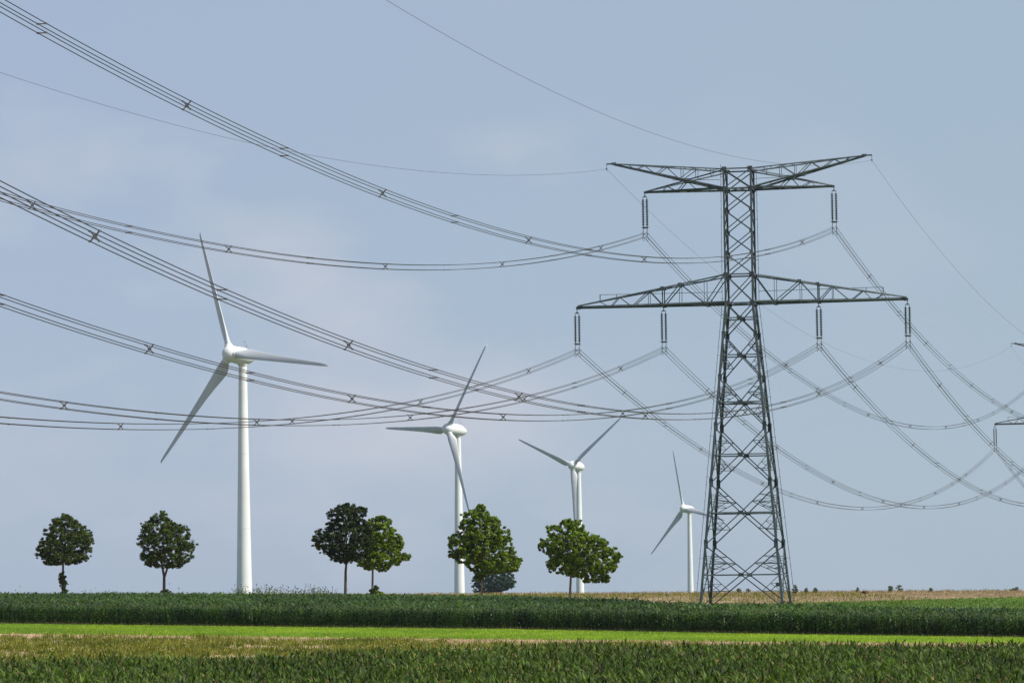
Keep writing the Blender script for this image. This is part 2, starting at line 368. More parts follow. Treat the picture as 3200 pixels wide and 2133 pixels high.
# weeds: tufts, stems with flower heads
def tuft_template(seed, h, n, width, spread, heads=0, k_leaf=0, k_head=1):
    r = random.Random(seed); V = []; F = []; mi = []
    for i in range(n):
        az = r.uniform(0, 6.28); b = (r.uniform(-.5, .5) * spread, r.uniform(-.5, .5) * spread, 0)
        hh = h * r.uniform(.6, 1.15)
        v, f = leaf_strip(r, b, az, hh, width, r.uniform(1.0, 1.5), r.uniform(0, .9), 2)
        q = len(V); V.extend(v); F.extend([tuple(j + q for j in g) for g in f]); mi.extend([k_leaf] * len(f))
        if r.random() < heads:
            t = v[-1]; s = r.uniform(.025, .05); q = len(V)
            for a in (0, 1):
                dx, dy = (s, 0) if a == 0 else (0, s)
                V.extend([t + np.array([-dx, -dy, -s]), t + np.array([dx, dy, -s]), t + np.array([dx, dy, s]), t + np.array([-dx, -dy, s])])
            F.extend([(q, q + 1, q + 2, q + 3), (q + 4, q + 5, q + 6, q + 7)]); mi.extend([k_head] * 2)
    return np.array(V, np.float32), np.array(F, np.int64), np.array(mi)

def pts(n, x0, x1, ylo, yhi, keep=None, bias=1.0):
    x = rng.uniform(x0, x1, n); t = rng.random(n) ** bias; lo, hi = ylo(x), yhi(x); y = lo + (hi - lo) * t
    ok = hi > lo
    if keep is not None: ok &= keep(x, y) > rng.random(n)
    x, y = x[ok], y[ok]; return np.stack([x, y, gz(x, y)], -1)

# weedy strip: thick on the left, thinning to bare straw towards the right and the far edge
dens = lambda x, y: np.clip(.62 - .020 * (x + 10) + 1.1 * vary(x, y, .14, 4) + .7 * vary(x, y, .5, 9), .05, 1) * np.clip((y_bright(x) - 9 + 9 * vary(x, y, .22, 7) - y) / 10 + .1, .03, 1)
P = pts(40000, -52, 52, lambda x: near_hi(x) - 3, lambda x: y_bright(x) - .5, dens)
TW = [tuft_template(300 + s, .42, 9, .05, .5, .04) for s in range(8)]
scatter('weed_cover', TW, P, rng.uniform(.6, 1.35, len(P)), [M['weed_green'], M['flower'], M['weed_tan']],
        'patchy olive weeds dotted with pale flowers on the bare strip beyond the nearest maize', 'weeds')
P = pts(26000, -52, 52, lambda x: near_hi(x) - 3, lambda x: y_bright(x) + 1, lambda x, y: .15 + .85 * ((y_bright(x) - y) < 14))
TS = [tuft_template(340 + s, .16, 6, .035, .4, 0, 0) for s in range(4)]
scatter('straw_litter', TS, P, rng.uniform(.5, 1.4, len(P)), [M['straw_pale']], 'short dry straw scattered on the bare strip below the bright green crop', 'straw')
P = pts(90000, -58, 56, lambda x: y_bright(x) + .3, lambda x: y_front(x) - .3)
TG = [tuft_template(360 + s, .24, 5, .035, .35, 0, 0) for s in range(5)]
tnn = np.clip(.5 + .35 * vary(P[:, 0], P[:, 1], .1, 6) + .3 * (P[:, 0] / 60), 0, 1)
scatter('crop_grass', TG, P, rng.uniform(.7, 1.2, len(P)), [M['grass_bright']], 'bright yellow green low crop in a narrow band in front of the tall maize', 'grass', tones=tnn)
P = pts(26000, 10, 100, lambda x: y_back(x) + 2, y_green)
scatter('crop_grass', [tuft_template(380 + s, .28, 5, .06, .6, 0, 0) for s in range(4)], P, rng.uniform(.7, 1.2, len(P)), [M['grass_back']],
        'green low crop behind the tall maize to the right of the pylon', 'grass')
# dry grass on the far stubble
P = pts(60000, -110, 130, lambda x: np.maximum(y_back(x) + 2, np.where(x > 18, y_green(x), 0)), lambda x: 0 * x + 735, bias=1.0)
TSF = [tuft_template(400 + s, .12, 6, .04, 1.1, 0, 0) for s in range(4)]
scatter('dry_grass', TSF, P, rng.uniform(.6, 1.6, len(P)), [M['straw']], 'sandy dry grass and stubble on the far field along the horizon', 'dry grass')
P = pts(2600, -110, 130, lambda x: 0 * x + 640, lambda x: 0 * x + 720)
scatter('dry_grass', [tuft_template(410 + s, .42, 7, .06, 1.6, .2, 0, 0) for s in range(4)], P, rng.uniform(.5, 1.5, len(P)), [M['weed_tan']],
        'ragged taller dry grass clumps on the crest of the sandy field', 'dry grass')
P = pts(1500, -20, 60, lambda x: np.maximum(y_back(x) + 14, 440), lambda x: 0 * x + 640)
scatter('green_tufts', [tuft_template(415 + s, .5, 7, .06, 1.2, .0, 0, 0) for s in range(4)], P, rng.uniform(.5, 1.4, len(P)), [M['weed_green']],
        'olive green tufts sprinkled over the sandy field behind the trees', 'weeds')
# roadside weeds with umbels behind the maize
P = np.concatenate([pts(230, -34.5, -22, lambda x: y_back(x) + 2, lambda x: y_back(x) + 14), pts(45, -75, 16, lambda x: y_back(x) + 2, lambda x: y_back(x) + 12)])
TU = [tuft_template(420 + s, 2.0, 5, .05, .7, .95) for s in range(5)]
scatter('roadside_weeds', TU, P, rng.uniform(.55, 1.0, len(P)) * np.where(P[:, 0] > -17, .8, 1.5), [M['weed_green'], M['shrub'], M['weed_tan']],
        'thin tall umbel weeds poking above the maize near the largest turbine', 'weeds')
P = pts(500, 22, 75, lambda x: y_back(x) + .5, lambda x: y_back(x) + 3.5)
scatter('roadside_weeds', [tuft_template(430 + s, 2.0, 5, .05, .7, .9) for s in range(4)], P, rng.uniform(.6, 1.0, len(P)), [M['weed_green'], M['flower'], M['weed_tan']],
        'pale flowering weeds along the back edge of the maize beside the pylon foot', 'weeds')

# ------------------------------------------------------------------ trees
def leaf_cloud(r, clumps, n_per, size, flat=.6):
    """clumps (k,4): x, y, z, radius -> leaves as bent quads"""
    C = np.repeat(clumps, n_per, 0); n = len(C)
    d = r.normal(size=(n, 3)); d /= np.linalg.norm(d, axis=1)[:, None] + 1e-9
    rad = C[:, 3] * r.random(n) ** .45
    P = C[:, :3] + d * rad[:, None] * np.array([1, 1, flat])
    nrm = d * .7 + r.normal(size=(n, 3)) * .55 + np.array([0, 0, .55]); nrm /= np.linalg.norm(nrm, axis=1)[:, None]
    a = np.cross(nrm, r.normal(size=(n, 3))); a /= np.linalg.norm(a, axis=1)[:, None] + 1e-9; b = np.cross(nrm, a)
    s = size * r.uniform(.6, 1.25, n)[:, None]
    V = np.stack([P - a * s * .5, P - b * s * .42 + nrm * s * .08, P + a * s * .5, P + b * s * .42 + nrm * s * .08], 1).reshape(-1, 3)
    F = np.arange(n * 4).reshape(-1, 4)
    ct = np.repeat(r.random(len(clumps)), n_per)
    return V, F, np.clip(ct * .5 + r.random(n) * .5, 0, 1)

def profile_clumps(r, rows, k, rad, dep=.92):
    """rows: (z, xl, xr) silhouette; sample clump centres in the volume, biased to the outside"""
    rows = sorted(rows); z = np.array([q[0] for q in rows]); xl = np.array([q[1] for q in rows]); xr = np.array([q[2] for q in rows])
    out = []; tries = 0
    wmax = (xr - xl).max()
    while len(out) < k and tries < 60000:
        tries += 1
        zz = r.uniform(z[0], z[-1]); l, h = np.interp(zz, z, xl), np.interp(zz, z, xr); hw = (h - l) / 2
        if r.random() > (hw * 2 / wmax) ** 1.3 + .04: continue
        a = r.uniform(0, 6.283); q = r.random() ** .38
        rr = rad * r.uniform(.65, 1.25); rr = min(rr, max(hw * .7, rad * .45))
        e = max(hw - rr * .75, .03)
        x = (l + h) / 2 + math.cos(a) * q * e; y = math.sin(a) * q * e * dep
        out.append((x, y, min(max(zz, z[0] + rr * .3), z[-1] - rr * .35), rr))
    return np.array(out)

def tree(name, base, rows, trunk_pts, trunk_r, leaf_m, bark_m, k, n_per, rad, leaf, label, group, seed, branches=34, extra=None, fork=None, bkm=None):
    r = np.random.default_rng(seed); t = empty(name, base)
    cl = profile_clumps(r, rows, int(k * 4.5), rad * .44)
    # loose twigs of leaves that stick out of the outline
    zs = [q[0] for q in sorted(rows)]; ex = []
    for _ in range(int(k * .8)):
        zz = r.uniform(zs[0], zs[-1]); a = r.uniform(0, 6.283); q_ = sorted(rows)
        l_, h_ = np.interp(zz, zs, [q[1] for q in q_]), np.interp(zz, zs, [q[2] for q in q_]); hw_ = (h_ - l_) / 2
        ex.append(((l_ + h_) / 2 + math.cos(a) * hw_ * r.uniform(.86, 1.0), math.sin(a) * hw_ * .95, zz + r.uniform(-.12, .12), r.uniform(.12, .24)))
    cl = np.concatenate([cl, np.array(ex)])
    V, F, tn_ = leaf_cloud(r, cl, int(n_per * .66), leaf * .64, .75)
    mesh_np('crown', V, F, leaf_m, t, tone=tn_)
    trunk_r *= 1.12; mb = MB(); mb.tube(trunk_pts, [trunk_r * (1 - .45 * i / (len(trunk_pts) - 1)) * (1.25 if i == 0 else 1) for i in range(len(trunk_pts))], 10)
    if fork:
        for f in fork: mb.tube(f, [trunk_r * .62, trunk_r * .55, trunk_r * .4, trunk_r * .2], 8)
    mb.build('trunk', bark_m, t)
    bm_ = MB(); top = Vector(trunk_pts[-1]); zl = min(q[0] for q in rows); zh = max(q[0] for q in rows)
    order = r.permutation(len(cl) - len(ex))[:branches]
    lead = [Vector(trunk_pts[-1]), Vector(((rows_mid(rows, zl + (zh - zl) * .55) + top.x) / 2, 0, zl + (zh - zl) * .5)), Vector((rows_mid(rows, zh - .6), 0, zh - (zh - zl) * .15))]
    bm_.tube(lead, [trunk_r * .5, trunk_r * .33, .03], 7)
    for i in order:
        c = Vector(cl[i][:3]); f = r.uniform(.0, .75); z0 = top.z + (lead[2].z - top.z) * f * max(0, (c.z - top.z)) / max(lead[2].z - top.z, .1)
        s = Vector((np.interp(z0, [q.z for q in lead], [q.x for q in lead]), 0, z0))
        m_ = s.lerp(c, .5) + Vector((r.normal() * .15, r.normal() * .15, -abs(c.x - s.x) * .10 + .1))
        bm_.tube([s, m_, c], [trunk_r * .30, trunk_r * .17, .015], 5)
    bm_.build('branches', bark_m, t)
    if extra:
        for nm, rows_e, ke, re_, npe, cx in extra:
            ce = profile_clumps(r, rows_e, ke, re_); V, F, tn_ = leaf_cloud(r, ce, npe, leaf * .8); mesh_np(nm, V, F, bkm or leaf_m, t, tone=tn_)
    return tag(t, label, 'tree', group)
def rows_mid(rows, z):
    rows = sorted(rows); return float(np.interp(z, [q[0] for q in rows], [(q[1] + q[2]) / 2 for q in rows]))

def conv(rows, cx, cy, s):
    return [((cy - y) * s, (a - cx) * s, (b - cx) * s) for y, a, b in rows]

GT = 'young trees in a row behind the maize strip'
def place(x, y, z_seen):
    """base stands on the terrain; return base and how far the sighted foot is above the ground"""
    g = float(gz(x, y)); return (x, y, g), z_seen + EYE - g
# tree 1 (far left, shoots round the trunk)
b, h = place(-61.2, 470, 0.1); s = .01107
rw = [(z + h, a, c) for z, a, c in conv([(97, 455, 540), (130, 440, 560), (150, 330, 640), (200, 310, 650), (250, 265, 740), (300, 220, 800), (380, 200, 850), (460, 135, 845), (540, 130, 835), (590, 95, 830), (640, 170, 810), (690, 190, 690), (712, 250, 600)], 460, 1065, s)]
tree('maple_tree', b, rw, [(0, 0, 0), (.02, 0, 2), (0, 0, 3.2), (.05, 0, h + 4.4)], .21, M['maple'], M['bark'], 150, 95, .72, .27,
     'dark green tree farthest left, leafy shoots climbing its trunk', GT, 1,
     extra=[('trunk_shoots', [(h - .3, -.5, .5), (h + .3, -.3, .9), (h + .9, -.4, .75), (h + 1.7, -.75, .8), (h + 2.4, -.6, .5), (h + 3.0, -.3, .2)], 34, .36, 60, 0)])
# tree 2 (forked)
b, h = place(-47.0, 465, 0.1)
rw = [(z + h, a, c) for z, a, c in conv([(85, 1640, 1700), (130, 1560, 1760), (180, 1510, 1810), (230, 1410, 1850), (270, 1410, 1990), (350, 1400, 2020), (400, 1370, 2040), (480, 1360, 2100), (540, 1385, 2080), (600, 1395, 2085), (660, 1400, 2060), (700, 1440, 2000), (740, 1490, 1920), (765, 1600, 1900)], 1695, 1060, s)]
tree('maple_tree', b, rw, [(0, 0, 0), (0, 0, 1.5), (.02, 0, h + 2.1), (-.25, 0, h + 3.6)], .23, M['maple'], M['bark'], 150, 92, .72, .27,
     'dark green tree with a trunk forked below the crown, second from left', GT, 2, fork=[[(.05, 0, h + 2.0), (.35, 0, h + 2.9), (.7, .1, h + 4.2), (1.2, .1, h + 6.0)]],
     extra=[('ground_shoots', [(h - .8, -1.1, 1.1), (h, -1.15, 1.05), (h + .35, -.9, .8)], 22, .32, 40, 0)])
# tree 3 (dark, in front of the brighter one)
b, h = place(-21.5, 440, -.35); s = .00829
rw = [(z + h, a, c) for z, a, c in conv([(88, 560, 650), (130, 470, 840), (200, 330, 950), (260, 270, 940), (330, 300, 900), (400, 270, 950), (460, 300, 1000), (520, 110, 1040), (600, 80, 1050), (700, 50, 1050), (760, 90, 1010), (820, 170, 1000), (880, 280, 950), (930, 300, 880), (975, 440, 740), (1000, 500, 640)], 580, 1470, s)]
tree('maple_tree', b, rw, [(0, 0, 0), (.0, 0, 1.6), (.05, 0, h + 2.8), (.18, 0, h + 4.1)], .21, M['maple_dark'], M['bark'], 165, 105, .72, .25,
     'darkest tree of the row, overlapping the paler tree just right of it', GT, 3)
# tree 4 (paler, behind tree 3)
b, h = place(-18.6, 453, -.35); s = .00852
rw = [(z + h, a, c) for z, a, c in conv([(283, 1130, 1220), (330, 1010, 1270), (400, 880, 1340), (480, 860, 1345), (540, 860, 1430), (620, 850, 1490), (700, 850, 1500), (770, 840, 1500), (830, 830, 1500), (880, 800, 1600), (920, 740, 1610), (960, 710, 1590), (1000, 740, 1500), (1050, 780, 1390), (1090, 830, 1300), (1130, 1050, 1200)], 1000, 1470, s)]
tree('plane_tree', b, rw, [(0, 0, 0), (-.02, 0, 1.6), (.05, 0, h + 2.9), (-.1, 0, h + 4.3)], .17, M['plane'], M['bark_pale'], 130, 85, .66, .33,
     'yellow green tree partly hidden behind the darkest tree, small bush at its foot', GT, 4,
     extra=[('foot_bush', [(h - 1.0, -.4, 1.0), (h - .1, -.7, 1.5), (h + .4, -.5, 1.3), (h + .8, -.2, .9), (h + 1.15, .2, .6)], 40, .28, 45, 0)])
# tree 5
b, h = place(-4.3, 440, -.80); s = .00829
rw = [(z + h, a, c) for z, a, c in conv([(82, 590, 660), (130, 560, 680), (170, 450, 715), (250, 290, 780), (290, 255, 900), (330, 255, 930), (420, 270, 960), (480, 290, 1050), (520, 200, 1065), (560, 95, 1070), (650, 70, 1080), (750, 90, 1120), (800, 80, 1180), (870, 100, 1200), (930, 160, 1230), (1000, 300, 1265), (1060, 370, 1240), (1100, 470, 1200), (1130, 480, 760), (1180, 510, 640), (1230, 540, 620)], 600, 1470, s)]
tree('plane_tree', b, rw, [(0, 0, 0), (0, 0, 1.2), (.18, 0, h + 2.0), (.2, 0, h + 3.5)], .17, M['plane'], M['bark_pale'], 215, 88, .66, .33,
     'tallest light green tree, in front of the second turbine tower', GT, 5, 44)
# tree 6
b, h = place(6.9, 435, -.95); s = .00718
rw = [(z + h, a, c) for z, a, c in conv([(125, 600, 660), (160, 550, 890), (220, 490, 940), (260, 260, 960), (330, 260, 980), (400, 290, 1120), (450, 280, 1280), (480, 130, 1360), (540, 120, 1400), (600, 110, 1410), (640, 110, 1540), (700, 200, 1580), (760, 290, 1580), (830, 270, 1600), (900, 240, 1550), (950, 220, 1540), (1000, 300, 1510), (1050, 330, 1490), (1090, 560, 1390), (1140, 850, 1370), (1190, 890, 1420), (1235, 930, 1340)], 680, 1460, s)]
tree('plane_tree', b, rw, [(0, 0, 0), (-.05, 0, 1.5), (.1, 0, h + 2.3), (.45, 0, h + 3.4)], .18, M['plane'], M['bark_pale'], 210, 88, .66, .33,
     'light green tree leaning right with a low right bough, in front of the third turbine', GT, 6, 44)
# far tree
FD = 1350.0; FX = -5.5 * FD / 900
g0 = float(gz(FX, FD)); s = .01697 * FD / 900; h = -.87 * FD / 900 + EYE - g0
rw = [(z + h, a, c) for z, a, c in conv([(1040, 680, 1000), (1080, 560, 1080), (1130, 490, 1100), (1180, 480, 1120), (1250, 440, 1150), (1300, 440, 1165), (1340, 450, 1150), (1370, 460, 1100), (1430, 480, 940), (1600, 480, 930)], 800, 1430, s)]
tree('far_tree', (FX, FD, g0), rw, [(0, 0, 0), (0, 0, 1), (0, 0, 2), (0, 0, 3)], .5, M['far_leaf'], M['bark'], 150, 100, 1.7, .6,
     'distant hazy dark tree beyond the field, behind the tallest light green tree', None, 7)

# small shrubs on the horizon
GS = 'small shrubs dotted along the far horizon'
for i, (px, D, wd, ht, lb) in enumerate([(2473, 640, 1.3, 2.6, 'round shrub on the horizon touching the right side of the pylon base'), (2508, 650, .9, 1.7, 'thin shrub on the horizon next right from the pylon base'),
        (2536, 650, 1.0, 2.0, 'dark upright shrub between two others close right of the pylon'), (2297, 680, 1.2, 1.6, 'shrub on the horizon seen between the pylon legs, left one'),
        (2327, 690, 1.2, 1.5, 'shrub on the horizon seen between the pylon legs, right one'), (2668, 690, .8, 1.5, 'tiny lone shrub on the horizon midway between pylon and frame edge'),
        (2770, 680, 1.1, 2.2, 'dark shrub of the pair on the horizon right of the pylon, left one'), (2797, 690, 1.5, 2.6, 'taller grey green shrub of the pair on the horizon, right one'),
        (2895, 690, .9, 1.2, 'low shrub on the horizon between the shrub pair and the right frame edge'), (3155, 690, 2.2, 1.6, 'low wide shrub on the horizon at the right frame edge'),
        (2690, 600, 1.2, 1.0, 'reddish low bush in the sandy field just below the horizon')]):
    x = (px - 1600) / 10826 * D; rr = np.random.default_rng(50 + i); z = float(gz(x, D)); t = empty('shrub', (x, D, z))
    ht *= .66; hw = wd * .55
    cl = profile_clumps(rr, [(.15, -hw * .8, hw * .8), (ht * .4, -hw, hw), (ht * .75, -hw * .8, hw * .8), (ht, -hw * .2, hw * .2)], 16, .34)
    V, F, tt = leaf_cloud(rr, cl, 26, .22); mesh_np('foliage', V, F, M['shrub'] if i != 10 else M['silk'], t, tone=tt)
    mb = MB(); mb.tube([(0, 0, -.05), (0, .03, ht * .6)], [.06, .03], 5); mb.build('stem', M['bark'], t)
    tag(t, lb, 'shrub', GS)

# ------------------------------------------------------------------ pylons
P1 = dict(x=24.508, y=369.166, th=.1768, dz=0.0)
P2 = dict(x=110.073, y=662.343, th=.1652, dz=.244)
P0 = dict(x=-52.166, y=85.519, th=.1132, dz=-4.114)
P3 = dict(x=195.6, y=955.5, th=.1652, dz=.3)
AO, AI, AU, AE = 17.73, 8.324, 10.175, 14.277
HL, HU, HE = 29.90, 42.25, 45.50
LV = [44.44, 42.34, 40.08, 37.76, 35.45, 33.12, 30.05]             # shaft panel heights (top down)
LEGN = [30.05, 26.59, 22.02, 16.74, 10.81, 4.32, -2.30]            # leg nodes of the tapering body
MID = [28.47, 24.49, 19.46, 13.90, 7.73, 1.18]                     # cross-bar heights
HW0, HWB = 1.50, 4.42
def hw(z):
    return HW0 if z >= 30.05 else HW0 + (HWB - HW0) * (30.05 - z) / (30.05 + 2.30)

def build_pylon(ground_z):
    """local frame: x = arm direction, y = line direction, z relative to eye level (0)"""
    t = empty('transmission_tower')
    zb = ground_z - EYE                                              # ground in local z
    c4 = [(-1, -1), (1, -1), (1, 1), (-1, 1)]
    cor = lambda k, z: Vector((c4[k][0] * hw(z), c4[k][1] * hw(z), z))
    for k in range(4):
        m = MB(); out = (c4[k][0], c4[k][1], 0)
        m.angle(cor(k, zb - .1), cor(k, 30.05), .26, .045, out); m.angle(cor(k, 30.05), cor(k, 44.6), .20, .04, out)
        leg = m.build('leg', M['steel'], t)
        f = MB(); f.lathe([(.55, zb - .6), (.55, zb + .25), (.35, zb + .35)], 12, Matrix.Translation((cor(k, zb).x, cor(k, zb).y, 0))); f.build('footing', M['concrete'], t)
    br = MB()
    class G:
        def plate(s_, *a_):
            m_ = MB(); m_.plate(*a_); m_.build('gusset_plate', M['steel_dark'], t)
    g = G(); subs = {}
    for fa in range(4):
        a, b = fa, (fa + 1) % 4
        n = Vector(((c4[a][0] + c4[b][0]) / 2, (c4[a][1] + c4[b][1]) / 2, 0))
        A = lambda z: cor(a, z); B = lambda z: cor(b, z)
        for i in range(len(LV) - 1):
            br.angle(A(LV[i]), B(LV[i + 1]), .10, None, n); br.angle(B(LV[i]) - n * .1, A(LV[i + 1]) - n * .1, .10, None, n)
        for z in (44.44, 42.34, 33.12, 30.05): br.angle(A(z), B(z), .16, None, n + Vector((0, 0, .2)))
        for z in LV[2:-1]:
            for c in (A(z), B(z)): g.plate(c + n * .03 + (A(z) + B(z) - 2 * c) * .04, B(z) - A(z), (0, 0, 1), .34, .30, .03)
        for z in (44.44, 42.34, 33.12, 30.05):
            for c in (A(z), B(z)): g.plate(c + n * .03 + (A(z) + B(z) - 2 * c) * .04, B(z) - A(z), (0, 0, 1), .52, .42, .04)
        for i in range(6):
            z0, zm, z1 = LEGN[i], MID[i], LEGN[i + 1]
            c = (A(zm) + B(zm)) / 2
            for S, T in ((A, B), (B, A)):
                br.angle(S(z0), c, .115, None, n); br.angle(c, S(z1), .115, None, n)
            br.angle(A(zm), B(zm), .13, None, n + Vector((0, 0, .3)))
            g.plate(c + n * .02, B(zm) - A(zm), (0, 0, 1), .55, .38, .03)
            for S in (A, B):
                p = S(z1); inn = (c - S(zm)).normalized()
                g.plate(p + inn * .12 + n * .03 + Vector((0, 0, .12)), inn, (0, 0, 1), .42, .95 if i > 1 else .6, .03)
            if i >= 1:
                for S, ck in ((A, a), (B, b)):
                    L_ = lambda z: S(z); sub = subs.setdefault((i, ck), MB())
                    # upper half
                    if i % 2 == 0 or i == 5:
                        q1 = S(z0).lerp(c, .38); q2 = S(z0).lerp(c, .62)
                        sub.bar(L_(q1.z), q1, .06); sub.bar(L_(q2.z), q2, .07); sub.bar(q1, L_((q1.z + q2.z) / 2 + .05), .05); sub.bar(L_((q1.z + q2.z) / 2), q2, .05)
                        q3 = q2.lerp(L_(zm), .45); sub.bar(q2, L_(zm), .07); sub.bar(L_(q3.z), q3, .05); sub.bar(q3, L_(q2.z - .05), .05)
                    else:
                        q = S(z0).lerp(c, .5); sub.bar(L_(q.z), q, .07); sub.bar(q, L_(zm), .07)
                        if i == 3:
                            q3 = q.lerp(L_(zm), .5); sub.bar(L_(q3.z), q3, .05); sub.bar(q3, L_(q.z), .05)
                    # lower half
                    q = c.lerp(S(z1), .50); sub.bar(L_(zm), q, .07); sub.bar(L_(q.z), q, .07)
                    h = L_(zm).lerp(q, .55); sub.bar(L_(h.z), h, .05); sub.bar(h, L_(q.z), .05)
    # horizontal diaphragm bracing
    for z in (30.05, 19.46, 7.73, 42.34):
        br.bar(cor(0, z), cor(2, z), .09); br.bar(cor(1, z), cor(3, z), .09)
    br.build('body_bracing', M['steel'], t)
    for sb in subs.values(): sb.build('secondary_bracing', M['steel'], t)
    # ---- lower crossarms
    for s in (-1, 1):
        m = MB(); zt0, zb0 = 33.12, 30.05; tip = Vector((s * AO, 0, 30.08))
        top = lambda u, v: Vector((s * u, v * HW0 * (AO - u) / (AO - HW0), zt0 + (30.28 - zt0) * (u - HW0) / (AO - HW0)))
        bot = lambda u, v: Vector((s * u, v * HW0 * (AO - u) / (AO - HW0), zb0 + (30.02 - zb0) * (u - HW0) / (AO - HW0)))
        us_b = [3.65, 8.32, 11.7, 14.1]; us_t = [6.4, 9.8, 13.1]
        for v in (-1, 1):
            n = (0, v, 0)
            m.angle(top(HW0, v), top(AO - .05, v), .19, .035, (0, v, 1)); m.angle(bot(HW0, v), bot(AO - .05, v), .22, .035, (0, v, -1))
            m.angle(top(HW0, v), bot(3.65, v), .10, None, n); m.angle(bot(3.65, v), top(6.4, v), .10, None, n)
            m.angle(top(6.4, v), bot(8.32, v), .11, None, n); m.angle(bot(8.32, v), top(9.8, v), .09, None, n)
            m.angle(top(9.8, v), bot(11.7, v), .09, None, n); m.angle(bot(11.7, v), top(13.1, v), .08, None, n); m.angle(top(13.1, v), bot(14.1, v), .07, None, n)
            m.angle(bot(14.1, v), top(15.3, v), .07, None, n)
            m.angle(top(8.32, v), bot(8.32, v), .12, None, n)
            for u in (3.75, 6.45, 9.85): m.bar(top(u, v), bot(u, v), .055)
        for u in (3.65, 6.4, 8.32, 9.8, 11.7, 13.1, 14.1, 15.5): m.bar(bot(u, -1), bot(u, 1), .09)
        ub = [HW0, 3.65, 6.4, 8.32, 9.8, 11.7, 13.1, 14.1, 15.5]
        for i in range(len(ub) - 1):
            v = 1 if i % 2 else -1; m.bar(bot(ub[i], v), bot(ub[i + 1], -v), .07); m.bar(top(ub[i], v), top(ub[i + 1], -v), .06)
        for u in (6.4, 8.32, 9.8, 13.1): m.bar(top(u, -1), top(u, 1), .07)
        for u, z in ((3.65, 0), (8.32, 0), (6.4, 1), (8.32, 1)):
            for v in (-1, 1): p = (top if z else bot)(u, v); m.plate(p + Vector((0, v * .03, 0)), (1, 0, 0), (0, 0, 1), .42, .28, .02)
        m.plate(tip + Vector((-s * .15, 0, -.03)), (1, 0, 0), (0, 0, 1), .5, .30, .12)
        m.build('lower_crossarm', M['steel'], t)
        # walkway rail
        w_ = MB(); zr0, zr1 = 31.35, 31.42
        zrail = lambda u: zr0 + (zr1 - zr0) * (u - 2) / 13
        w_.bar((s * 2.0, 0, zrail(2)), (s * 15.2, 0, zrail(15.2)), .05)
        w_.bar((s * 15.2, 0, zrail(15.2)), (s * 15.2, 0, 30.66), .09); w_.bar((s * 13.4, 0, zrail(13.4)), (s * 13.4, 0, 30.95), .06)
        w_.build('walkway_rail', M['steel'], t)
    # ---- upper arms: phase arm and earth-wire arm crossing each other
    for s in (-1, 1):
        zt, zb_ = 44.44, 42.34
        ue = AE - .75
        pt = lambda u, v, z0, z1, U: Vector((s * u, v * HW0 * (U - u) / (U - HW0), z0 + (z1 - z0) * (u - HW0) / (U - HW0)))
        et = lambda u, v: pt(u, v, zt, 45.56, ue); eb = lambda u, v: pt(u, v, zb_, 45.42, ue)
        ptp = lambda u, v: pt(u, v, zt - .1, 42.42, AU); pbt = lambda u, v: pt(u, v, zb_, 42.28, AU)
        m = MB()
        for v in (-1, 1):
            n = (0, v, 0)
            m.angle(et(HW0, v), et(ue, v), .15, .03, (0, v, 1)); m.angle(eb(HW0, v), eb(ue, v), .16, .03, (0, v, -1))
            ubm = [6.4, 8.1, 9.9, 11.6]; 
            m.angle(et(4.6, v), eb(6.3, v), .07, None, n); m.angle(eb(6.3, v), et(7.8, v), .08, None, n); m.angle(et(7.8, v), eb(8.9, v), .07, None, n)
            m.angle(eb(8.9, v), et(10.2, v), .07, None, n); m.angle(et(10.2, v), eb(11.1, v), .06, None, n); m.angle(eb(11.1, v), et(12.0, v), .06, None, n)
            for u in (2.9, 4.5, 6.1): m.bar(et(u, v), ptp(u, v) if u < 5 else eb(u, v), .055)
        for u in (3.5, 5.8, 7.8, 10.2, 12.0): m.bar(et(u, -1), et(u, 1), .06); m.bar(eb(u, -1), eb(u, 1), .06)
        uu = [HW0, 3.5, 5.8, 7.8, 10.2, 12.0]
        for i in range(5): v = 1 if i % 2 else -1; m.bar(et(uu[i], v), et(uu[i + 1], -v), .055); m.bar(eb(uu[i], v), eb(uu[i + 1], -v), .055)
        m.bar((s * (ue - .3), 0, 45.52), (s * AE, 0, 45.55), .14); m.bar((s * AE, 0, 45.55), (s * AE, 0, 45.40), .07); m.plate((s * (ue - .05), 0, 45.55), (1, 0, 0), (0, 0, 1), .5, .26, .2)
        m.build('earth_wire_arm', M['steel'], t)
        m = MB()
        for v in (-1, 1):
            n = (0, v, 0); k = .05 * v
            kk = Vector((0, k, 0))
            m.angle(ptp(HW0, v) + kk, ptp(AU - .05, v) + kk * 0, .16, .03, (0, v, 1)); m.angle(pbt(HW0, v), pbt(AU - .05, v), .17, .03, (0, v, -1))
            m.angle(pbt(HW0, v), pt(4.9, v, zb_, 43.63, 4.91) if False else ptp(5.6, v), .07, None, n) if False else None
            m.angle(pbt(4.4, v), ptp(5.6, v), .08, None, n); m.angle(ptp(5.6, v), pbt(6.6, v), .09, None, n); m.angle(pbt(6.6, v), ptp(7.8, v), .07, None, n); m.angle(ptp(7.8, v), pbt(8.3, v), .06, None, n)
            m.plate(ptp(5.6, v) + Vector((0, v * .05, .0)), (1, 0, 0), (0, 0, 1), .75, .34, .03)
        for u in (3.0, 4.4, 5.6, 6.6, 8.3): m.bar(pbt(u, -1), pbt(u, 1), .07); m.bar(ptp(u, -1), ptp(u, 1), .06)
        uu = [HW0, 3.0, 4.4, 5.6, 6.6, 8.3]
        for i in range(5): v = 1 if i % 2 else -1; m.bar(pbt(uu[i], v), pbt(uu[i + 1], -v), .06)
        m.bar((s * 2.0, 0, 43.45), (s * 7.2, 0, 43.55), .045)
        m.plate(Vector((s * (AU - .12), 0, 42.33)), (1, 0, 0), (0, 0, 1), .42, .24, .12)
        m.build('upper_crossarm', M['steel'], t)
